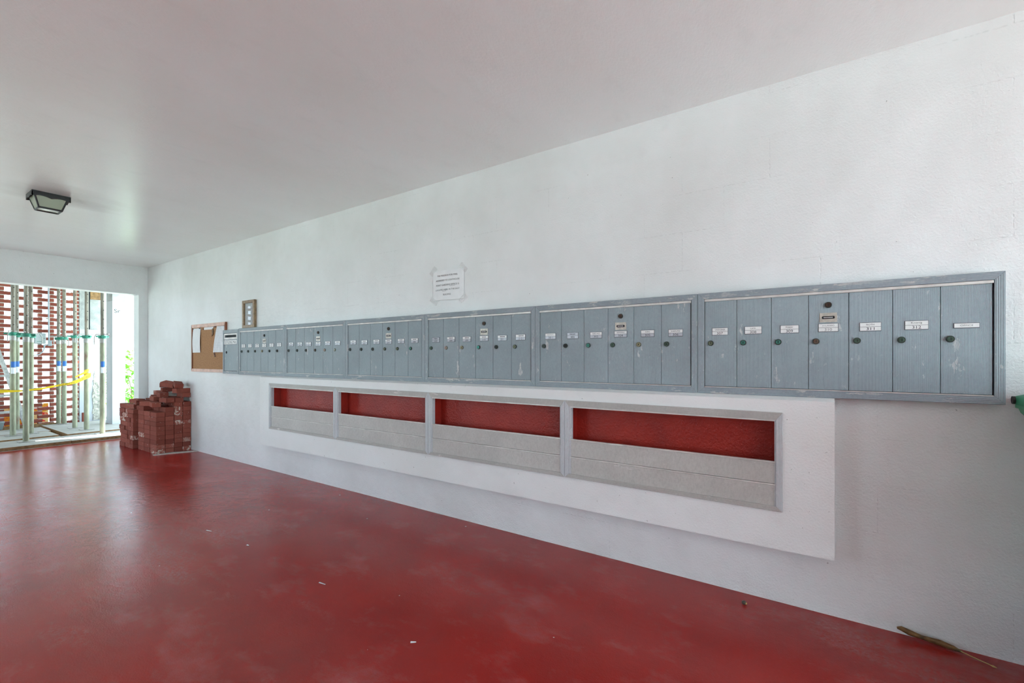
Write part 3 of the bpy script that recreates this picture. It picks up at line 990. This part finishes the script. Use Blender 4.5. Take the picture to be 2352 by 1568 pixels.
# ------------------------------------------------------------------ debris on the floor
lf = thing('dry_seed_pod', (0.36, -0.03, 0.0), 'long brown dried pod with thin straw stem lying along the wall foot', 'dried pod')
MB().tube([(0.262, -0.020, 0.030), (0.275, -0.020, 0.032), (0.30, -0.022, 0.024), (0.34, -0.024, 0.018), (0.39, -0.030, 0.018), (0.43, -0.034, 0.013), (0.455, -0.036, 0.008)],
          [0.004, 0.009, 0.011, 0.008, 0.011, 0.009, 0.003], 10).build('pod', M['dry_leaf'], lf)
MB().tube([(0.445, -0.036, 0.010), (0.49, -0.058, 0.006), (0.530, -0.078, 0.004)], 0.0016, 6).build('stalk', M['straw'], lf)
MB().tube([(0.524, -0.075, 0.004), (0.530, -0.078, 0.004), (0.538, -0.083, 0.004)], [0.0018, 0.0035, 0.001], 6).build('stalk_tip', M['straw'], lf)
nt = thing('fallen_nut', (-0.294, -0.115, 0.0), 'small round dark nut on the red floor near the wall', 'nut')
MB().tube([(-0.294, -0.115, 0.0005), (-0.294, -0.115, 0.004), (-0.294, -0.115, 0.010), (-0.294, -0.115, 0.015), (-0.294, -0.115, 0.018)],
          [0.003, 0.008, 0.0105, 0.008, 0.002], 12).build('shell', M['nut'], nt)
MB().tube([(-0.286, -0.118, 0.008), (-0.282, -0.120, 0.009)], [0.005, 0.003], 8).build('cap', M['straw'], nt)
for (x, y, ln, rz, lb) in ((-3.356, -1.101, 0.05, 14, 'thin white sliver on the red floor, farthest out in the passage'),
                           (-2.094, -1.100, 0.045, 8, 'thin pale sliver in the middle of the red floor'),
                           (-2.901, -1.074, 0.018, 10, 'small white chip on the red floor beyond the pale sliver'),
                           (-1.357, -1.178, 0.022, 40, 'crumpled white scrap on the red floor, nearest the camera')):
    c_, s_ = math.cos(R(rz)), math.sin(R(rz))
    h_ = 0.004 if ln > 0.03 else 0.006
    q = [(-ln / 2, -h_ / 2), (ln / 2, -h_ * 0.3), (ln / 2, h_ * 0.3), (-ln / 2, h_)]
    q = [(x + a * c_ - b * s_, y + a * s_ + b * c_) for a, b in q]
    tag(MB().hexa([(a, b, 0.0003) for a, b in q], [(a, b, 0.0025) for a, b in q]).build('paper_scrap', M['paper']), lb, 'scrap', 'pale scraps on the red floor')

# ------------------------------------------------------------------ green wheeled bin at the edge of the view
gb = thing('wheeled_bin', (0.90, -0.36, 0.0), 'green plastic wheeled bin with black handle at the near end of the wall', 'bin')


def ring_loft(mb, levels, mi=0):
    """levels: (x0,x1,y0,y1,z), rounded rectangles"""
    rr = []
    for (x0, x1, y0, y1, z, r) in levels:
        pts = []
        for cx, cy, a0 in ((x1 - r, y1 - r, 0), (x0 + r, y1 - r, 90), (x0 + r, y0 + r, 180), (x1 - r, y0 + r, 270)):
            for q in range(5):
                a = R(a0 + q * 22.5)
                pts.append((cx + r * math.cos(a), cy + r * math.sin(a), z))
        rr.append(pts)
    n = len(rr[0])
    vs = [p for r_ in rr for p in r_]
    fs = [(i * n + j, i * n + (j + 1) % n, (i + 1) * n + (j + 1) % n, (i + 1) * n + j) for i in range(len(rr) - 1) for j in range(n)]
    mb.add(vs, fs, mi, True)
    mb.add(rr[0], [tuple(range(n - 1, -1, -1))], mi)
    mb.add(rr[-1], [tuple(range(n))], mi)
    return mb


ring_loft(MB(), [(0.700, 1.130, -0.58, -0.16, 0.06, 0.05), (0.655, 1.175, -0.66, -0.10, 0.80, 0.06), (0.622, 1.19, -0.68, -0.05, 0.915, 0.05), (0.604, 1.20, -0.69, -0.03, 0.945, 0.03), (0.598, 1.20, -0.69, -0.03, 0.962, 0.03)]).build('body', M['bin_green'], gb)
ring_loft(MB(), [(0.593, 1.205, -0.70, -0.02, 0.962, 0.03), (0.593, 1.205, -0.70, -0.02, 0.975, 0.03)]).build('rim', M['bin_green'], gb)
ring_loft(MB(), [(0.592, 1.207, -0.70, -0.018, 0.976, 0.03), (0.593, 1.206, -0.70, -0.02, 1.004, 0.03), (0.64, 1.16, -0.64, -0.08, 1.03, 0.05)]).build('lid', M['bin_green'], gb)
MB().tube([(0.5845, -0.050, 0.990), (0.5915, -0.050, 0.990)], 0.0145, 18).build('handle_cap', M['bin_black'], gb)
for yy_ in (-0.12,):
    MB().tube([(0.66, yy_, 0.1), (0.70, yy_, 0.1)], 0.1, 20).build('wheel', M['bin_black'], gb)
    MB().tube([(1.13, yy_, 0.1), (1.17, yy_, 0.1)], 0.1, 20).build('wheel', M['bin_black'], gb)
MB().box(0.5905, 0.600, -0.185, -0.152, 0.966, 1.0).build('sticker', M['tape'], gb)

# ------------------------------------------------------------------ outside: boards on the walkway
def board(label, x0, x1, y0, y1, z0, z1):
    mb = MB().box(x0, x1, y0, y1, z0, z1)
    o = mb.build('plywood_board', [M['ply'], M['ply_edge']])
    for p in o.data.polygons:
        p.material_index = 0 if p.normal.z > 0.9 else 1
    return tag(o, label, 'board', 'plywood boards on the walkway floor')


board('front plywood board along the doorway, under the nearest shoring post', -8.93, -8.31, -2.9, -0.735, 0.001, 0.042)
board('front plywood board along the doorway beside the brick pile', -8.92, -8.31, -0.728, 0.25, 0.001, 0.040)
board('second plywood board behind the front one, seam near the tape', -9.55, -8.96, -2.9, -0.73, 0.001, 0.058)
board('large plywood board under the posts beside the white pillar', -10.50, -8.95, -0.64, 0.45, 0.001, 0.056)
board('rear plywood board below the brick screen and ladder', -10.20, -9.57, -2.9, -0.70, 0.001, 0.060)
tag(MB().box(-10.78, -10.69, -1.6, -0.36, 0.001, 0.055).build('timber_batten', M['ply_edge']), 'brown timber batten lying along the foot of the brick screen', 'timber')

# ------------------------------------------------------------------ outside: shoring posts
POSTS = [(-8.708, -1.094, 0.042, 1.463, 'nearest shoring post, standing on the front board', 250, 0),
         (-9.386, -1.114, 0.058, 1.498, 'greenish shoring post with blue label, left of the nearest one', 60, 1),
         (-9.45, -0.927, 0.058, 1.475, 'shoring post just behind the nearest one', 200, 0),
         (-10.10, -0.97, 0.060, 1.50, 'shoring post mostly hidden behind the greenish one', 120, 1),
         (-10.60, -0.415, 0.0015, 1.487, 'shoring post with pale blue label, close against the brick screen', 190, 1),
         (-10.40, -0.386, 0.056, 1.488, 'shoring post with blue and white label near the electrical box', 330, 1),
         (-9.661, -0.413, 0.056, 1.494, 'shoring post in front of the ragged end of the brick screen', 100, 0),
         (-9.276, -0.363, 0.056, 1.482, 'shoring post wrapped with yellow caution tape', 20, 0),
         (-8.703, -0.319, 0.040, 1.468, 'shoring post with blue and white label nearest the brick pile', 300, 1)]
PR, PI = 0.0305, 0.0225
for (x, y, z, zc, lb, ang, lab) in POSTS:
    p = thing('shoring_post', (x, y, z), lb, 'post', 'adjustable shoring posts in the walkway')
    MB().box(x - 0.075, x + 0.075, y - 0.075, y + 0.075, z, z + 0.007).build('base_plate', M['steel'], p, 0.002)
    MB().tube([(x, y, z + 0.007), (x, y, zc - 0.10)], PR, 18).build('outer_tube', M['pole'], p)
    MB().tube([(x, y, zc - 0.10), (x, y, zc)], PR + 0.002, 18).build('thread_sleeve', M['steel'], p)
    it = MB().tube([(x, y, zc), (x, y, 2.425)], PI, 16).build('inner_tube', M['pole_inner'], p)
    MB().box(x - 0.07, x + 0.07, y - 0.07, y + 0.07, 2.425, 2.437).build('head_plate', M['steel'], p)
    MB().tube([(x, y, zc - 0.034), (x, y, zc + 0.012)], [0.047, 0.052], 18).build('collar_nut', M['collar'], p)
    ca, sa = math.cos(R(ang)), math.sin(R(ang))
    nut = MB()
    for sg in (1, -1):
        nut.tube([(x + sg * ca * 0.045, y + sg * sa * 0.045, zc - 0.005), (x + sg * ca * 0.09, y + sg * sa * 0.09, zc - 0.005)], 0.012, 8)
    nut.build('nut_lug', M['collar'], p)
    pinm = MB().tube([(x - sa * 0.1, y + ca * 0.1, zc + 0.03), (x + sa * 0.1, y - ca * 0.1, zc + 0.03)], 0.007, 8)
    pinm.tube([(x + sa * 0.1, y - ca * 0.1, zc + 0.03), (x + sa * 0.13, y - ca * 0.13, zc - 0.02), (x + sa * 0.13, y - ca * 0.13, zc - 0.12)], 0.006, 8)
    pinm.build('locking_pin', M['steel'], p)
    for q in range(7):
        zz = zc + 0.12 + q * 0.13
        if zz > 2.38:
            break
        dr = (Matrix.Rotation(R(35), 3, 'Z') @ Vector((1, -0.35, 0))).normalized()
        MB().tube([Vector((x, y, zz)) + dr * (PI - 0.0015), Vector((x, y, zz)) + dr * (PI + 0.0008)], 0.007, 8).build('pin_hole', M['slot_black'], it)
    if lab:
        a0 = math.degrees(math.atan2(-1.2 - y, 0 - x)) + 8
        for (za, zb, mt, nm) in ((1.02, 1.10, M['label_blue'], 'blue_label'), (0.93, 1.015, M['label_white'], 'white_label')):
            mb = MB()
            vs, fs = [], []
            for q in range(9):
                an = R(a0 - 55 + q * 13.75)
                vs += [(x + (PR + 0.001) * math.cos(an), y + (PR + 0.001) * math.sin(an), za), (x + (PR + 0.001) * math.cos(an), y + (PR + 0.001) * math.sin(an), zb)]
            for q in range(8):
                fs.append((2 * q, 2 * q + 2, 2 * q + 3, 2 * q + 1))
            mb.add(vs, fs)
            mb.build(nm, mt, p)

for bx_, lb in ((-8.705, 'timber shoring beam on the posts nearest the doorway'), (-9.36, 'timber shoring beam on the taped post'), (-9.68, 'timber shoring beam behind the one on the taped post'), (-10.50, 'timber shoring beam on the posts by the brick screen')):
    tag(MB().box(bx_ - 0.05, bx_ + 0.05, -3.2, 0.3, 2.4375, 2.56).build('shoring_beam', M['ply_edge'], None, 0.004), lb, 'beam', 'timber beams over the shoring posts')

# ------------------------------------------------------------------ outside: perforated brick screen
sc = thing('brick_screen', (-10.85, -1.2, 0.0), 'open brick screen wall with staggered gaps beyond the posts', 'brick screen')
SL, SH, SD = 0.190, 0.051, 0.09
ME_SB = shared(MB().box(-SD / 2, SD / 2, -SL / 2, SL / 2, -SH / 2, SH / 2), 'brick', M['screen_brick'], 0.002)
SX = -10.845
CP = 0.0654
mo, far_ = MB(), MB()
for r in range(-17, 21):
    zc = 1.083 + r * CP
    if zc < 0.02 or zc > 2.43:
        continue
    st = -0.62 if r % 2 == 0 else -0.475
    for q in range(-14, 3):
        y0 = st + q * 0.287
        y1 = y0 + SL
        if y0 > -0.19 or y1 < -4.4:
            continue
        y1 = min(y1, -0.165)
        yc = (y0 + y1) / 2
        if y1 - y0 < 0.15:
            far_.box(SX - SD / 2, SX + SD / 2, y0, y1, zc - SH / 2, zc + SH / 2)
        elif yc > -1.35:
            link('brick', ME_SB, sc, Vector((SX, yc, zc)) - sc.location)
        else:
            far_.box(SX - SD / 2, SX + SD / 2, y0, y1, zc - SH / 2, zc + SH / 2)
        for ys, ye in ((y0, y0 + 0.045), (y1 - 0.045, y1)):
            mo.box(SX - SD / 2 + 0.006, SX + SD / 2 - 0.004, ys + 0.002, ye - 0.002, zc + SH / 2, zc + CP - SH / 2)
tag(far_.build('outlying_bricks', M['screen_brick'], sc), kind='stuff')
tag(mo.build('mortar', M['mortar'], sc), kind='stuff')
te = MB()
for r in range(38):
    z0 = 0.01 + r * CP
    d_ = 0.0 if r % 2 else 0.014
    te.box(SX - 0.045, SX + 0.045 - rnd.uniform(0, 0.01), -0.163, -0.125 + d_ * 0.6, z0, z0 + 0.048)
te.build('toothed_end', [M['screen_brick']], sc)
tm = MB()
for r in range(38):
    z0 = 0.01 + r * CP
    tm.box(SX - 0.04, SX + 0.038 + rnd.uniform(-0.004, 0.004), -0.160, -0.115, z0 + 0.048, z0 + CP)
tm.build('end_mortar', M['mortar'], sc)

# ------------------------------------------------------------------ outside: pillars
p2 = thing('stucco_pillar', (-10.9, 0.04, 0.0), 'white pillar with broken stucco beside the brick screen', 'pillar')
MB().box(-11.10, -10.80, -0.110, 0.180, 0.0, 1.66).build('shaft', M['ext_white'], p2)
MB().box(-11.10, -10.81, -0.110, 0.180, 1.66, 2.44).build('bare_top', M['concrete'], p2)
MB().box(-10.82, -10.79, 0.000, 0.028, 1.66, 2.44).build('dark_joint', M['cavity'], p2)
MB().box(-10.81, -10.785, 0.03, 0.180, 2.20, 2.44).build('top_cap', M['ply_edge'], p2)
rm = MB()
for q in range(16):
    za = 0.04 + q * 0.056
    ww = 0.0 if q < 9 else 0.012 * (q - 8)
    rm.box(-10.81, -10.794 + rnd.uniform(-0.003, 0.008), 0.064 + rnd.uniform(-0.008, 0.008) + ww * 0.3, 0.178 - ww, za, za + 0.054)
rm.build('broken_patch', M['rough'], p2)
p1 = thing('white_pillar', (-9.80, 0.17, 0.0), 'smooth white pillar with pencilled letters outside the doorway', 'pillar')
MB().box(-10.02, -9.71, 0.055, 0.226, 0.0, 2.10).build('shaft', M['ext_white'], p1)
MB().box(-10.02, -9.712, 0.055, 0.226, 2.10, 2.44).build('bare_top', M['concrete'], p1)
tx = MB()
vs, fs, tw, th = text_points('Sr')
tx.add([(-9.7085, 0.117 + x * 0.08 / tw, 1.935 + z * 0.062 / th) for x, z in vs], fs)
tx.build('lettering', M['ink'], p1)
tag(MB().box(-10.70, -10.645, -0.105, -0.050, 0.001, 0.195).build('upright_brick', M['brick'], None, 0.003), 'single red brick standing on end against the stucco pillar', 'brick')

# ------------------------------------------------------------------ outside: electrical box, conduit and cable
eb = thing('electrical_box', (-10.75, -0.61, 1.385), 'grey electrical enclosure fixed to the brick screen', 'electrical box')
MB().box(-10.80, -10.72, -0.676, -0.543, 1.388, 1.565).build('enclosure', M['elec'], eb, 0.005)
MB().box(-10.722, -10.714, -0.672, -0.547, 1.392, 1.561).build('cover', M['elec'], eb, 0.003)
MB().tube([(-10.715, -0.565, 1.478), (-10.709, -0.565, 1.478)], 0.010, 12).build('latch', M['steel'], eb)
MB().box(-10.7145, -10.7125, -0.650, -0.590, 1.420, 1.427).build('maker_mark', M['collar'], eb)
cn = thing('conduit', (-10.75, -0.50, 1.35), 'grey vertical conduit with elbow box and cable on the brick screen', 'conduit')
MB().tube([(-10.77, -0.500, 1.44), (-10.77, -0.505, 2.43)], 0.011, 10).build('pipe', M['conduit'], cn)
MB().box(-10.79, -10.75, -0.512, -0.466, 1.355, 1.445).build('elbow_box', M['conduit'], cn, 0.004)
MB().tube([(-10.77, -0.512, 1.372), (-10.77, -0.545, 1.372), (-10.77, -0.556, 1.35)], 0.013, 10).build('fitting', M['conduit'], cn)
MB().tube([(-10.77, -0.556, 1.35), (-10.765, -0.556, 1.305), (-10.76, -0.575, 1.255), (-10.755, -0.61, 1.215), (-10.75, -0.66, 1.196), (-10.75, -0.74, 1.193)], 0.009, 10).build('cable', M['conduit'], cn)
MB().tube([(-10.77, -0.535, 1.815), (-10.755, -0.50, 1.815)], 0.014, 10).build('pipe_clamp', M['strip'], cn)

# ------------------------------------------------------------------ outside: caution tape
ct = thing('caution_tape', (-9.33, -0.8, 0.68), 'yellow caution tape strung between the shoring posts', 'tape')
TP = [(-0.325, 0.893, 0.075, 20), (-0.40, 0.850, 0.072, 25), (-0.48, 0.800, 0.060, 40), (-0.58, 0.768, 0.045, 55), (-0.70, 0.740, 0.035, 65), (-0.85, 0.706, 0.035, 62),
      (-1.02, 0.688, 0.030, 70), (-1.11, 0.687, 0.030, 40), (-1.24, 0.690, 0.05, 30), (-1.6, 0.73, 0.06, 40), (-2.2, 0.82, 0.06, 30)]
tm_ = MB()
rows = []
for (y, z, wd, tw_) in TP:
    xx = (-9.230 if y > -0.6 else -9.30) if y > -1.0 else -9.325
    dz = wd / 2 * math.cos(R(tw_) * 0.5)
    dx = wd / 2 * math.sin(R(tw_))
    rows.append(((xx - dx, y, z - dz), (xx + dx, y, z + dz)))
for a, b in zip(rows, rows[1:]):
    off = Vector((0.0006, 0, 0))
    q = [Vector(a[0]), Vector(b[0]), Vector(b[1]), Vector(a[1])]
    tm_.hexa(q, [p + off for p in q])
tm_.build('strip', M['tape'], ct)
tl = MB()
for s_i, (s, yc, zc, wd) in enumerate((('CAUTION', -0.385, 0.857, 0.15), ('CAUTION', -0.60, 0.765, 0.17))):
    vs, fs, tw, th = text_points(s)
    slope = 0.55 if s_i == 0 else 0.28
    tl.add([(-9.208 + 0.0 * x, yc + x * wd / tw, zc + z * 0.026 / th + slope * x * wd / tw) for x, z in vs], fs)
tl.build('lettering', M['ink'], ct)
wr = MB()
for zc, tl_ in ((0.905, 0.0), (0.958, 0.01)):
    vs, fs = [], []
    for q in range(21):
        an = 2 * math.pi * q / 20
        zz = zc + tl_ * math.sin(an)
        vs += [(-9.276 + (PR + 0.0015) * math.cos(an), -0.363 + (PR + 0.0015) * math.sin(an), zz - 0.02), (-9.276 + (PR + 0.0015) * math.cos(an), -0.363 + (PR + 0.0015) * math.sin(an), zz + 0.02)]
    for q in range(20):
        fs.append((2 * q, 2 * q + 2, 2 * q + 3, 2 * q + 1))
    wr.add(vs, fs)
wr.build('wrap', M['tape'], ct)
MB().hexa([(-9.24, -0.37, 0.925), (-9.238, -0.37, 0.96), (-9.24, -0.50, 0.875), (-9.242, -0.50, 0.855)],
          [(-9.239, -0.37, 0.925), (-9.237, -0.37, 0.96), (-9.239, -0.50, 0.875), (-9.241, -0.50, 0.855)]).build('loose_end', M['tape'], ct)

# ------------------------------------------------------------------ outside: stepladder, bucket, banner
ld = thing('step_ladder', (-10.5, -1.2, 0.06), 'aluminium stepladder standing against the brick screen', 'ladder')


def rail(a, b, name='rail', t=0.022):
    a, b = Vector(a), Vector(b)
    d = (b - a).normalized()
    u = d.cross(Vector((1, 0, 0))).normalized() * t
    v = Vector((0.012, 0, 0))
    MB().hexa([a - u - v, a + u - v, a + u + v, a - u + v], [b - u - v, b + u - v, b + u + v, b - u + v]).build(name, M['alu_ladder'], ld)


rail((-10.36, -0.815, 0.06), (-10.52, -1.19, 1.60))
rail((-10.66, -0.80, 0.06), (-10.55, -1.19, 1.60), 'rear_rail', 0.018)
rail((-10.36, -1.80, 0.06), (-10.52, -1.42, 1.60))
rail((-10.66, -1.82, 0.06), (-10.55, -1.42, 1.60), 'rear_rail', 0.018)
for zz in (0.30, 0.56, 0.86, 1.12, 1.38):
    tt = (zz - 0.06) / 1.54
    ya, yb = -1.80 + 0.38 * tt, -0.815 - 0.375 * tt
    xx = -10.36 - 0.16 * tt
    MB().box(xx - 0.045, xx + 0.045, ya, yb, zz, zz + 0.03).build('tread', M['alu_ladder'], ld)
MB().box(-10.64, -10.46, -1.44, -1.17, 1.60, 1.63).build('top_cap', M['alu_ladder'], ld)
for (x, y) in ((-10.36, -0.805), (-10.66, -0.79), (-10.36, -1.81), (-10.66, -1.83)):
    MB().box(x - 0.02, x + 0.02, y - 0.028, y + 0.028, 0.0605, 0.10).build('foot', M['ladder_foot'], ld)
bk = thing('bucket', (-10.32, -1.16, 0.06), 'dark grey bucket on the boards at the view edge', 'bucket')
MB().tube([(-10.32, -1.16, 0.061), (-10.32, -1.16, 0.17)], [0.075, 0.095], 20).build('pail', M['bucket'], bk)
MB().tube([(-10.32, -1.16, 0.170), (-10.32, -1.16, 0.185)], [0.100, 0.096], 20).build('lid', M['bucket'], bk)
bn = MB().box(-11.25, -11.24, -2.2, -0.42, -0.12, 0.36)
tag(bn.build('printed_banner', M['banner']), 'red and yellow printed banner seen through the foot of the screen', 'banner')


# ------------------------------------------------------------------ outside: shrubs
def shrub(name, label, x, y, z0, h, rad, n, leaf, mat, seed):
    rr = random.Random(seed)
    root = thing(name, (x, y, z0), label, 'plant')
    stm, fol = MB(), MB()
    for s in range(7):
        a = rr.uniform(0, 6.28)
        tip = Vector((x + math.cos(a) * rad * 0.7, y + math.sin(a) * rad * 0.7, z0 + h * rr.uniform(0.7, 1.0)))
        mid = Vector((x + math.cos(a) * rad * 0.25, y + math.sin(a) * rad * 0.25, z0 + h * 0.45))
        stm.tube([(x, y, z0), mid, tip], [0.012, 0.009, 0.004], 6)
    stm.build('stem', M['stem'], root)
    for i in range(n):
        a, u = rr.uniform(0, 6.28), rr.uniform(0, 1) ** 0.6
        c = Vector((x + math.cos(a) * rad * u, y + math.sin(a) * rad * u, z0 + h * rr.uniform(0.12, 1.0)))
        d = Vector((math.cos(a), math.sin(a), rr.uniform(-0.7, 0.6))).normalized()
        sd_ = d.cross(Vector((rr.uniform(-.4, .4), rr.uniform(-.4, .4), 1))).normalized()
        up = sd_.cross(d) * 0.12
        L = leaf * rr.uniform(0.7, 1.3)
        W_ = L * 0.22
        fol.add([c, c + d * L * 0.4 + sd_ * W_ + up * L, c + d * L, c + d * L * 0.4 - sd_ * W_ + up * L, c + d * L * 0.5], [(0, 1, 4), (1, 2, 4), (2, 3, 4), (3, 0, 4)])
    tag(fol.build('foliage', mat, root), kind='stuff')


shrub('leafy_shrub', 'bright green leafy shrub between the white pillar and the doorway jamb', -11.4, 0.86, -0.13, 1.42, 0.36, 420, 0.16, M['leaf'], 3)
shrub('lime_shrub', 'lime green shrub seen past the broken stucco pillar', -12.6, 0.52, -0.13, 1.25, 0.24, 120, 0.13, M['leaf_lime'], 5)
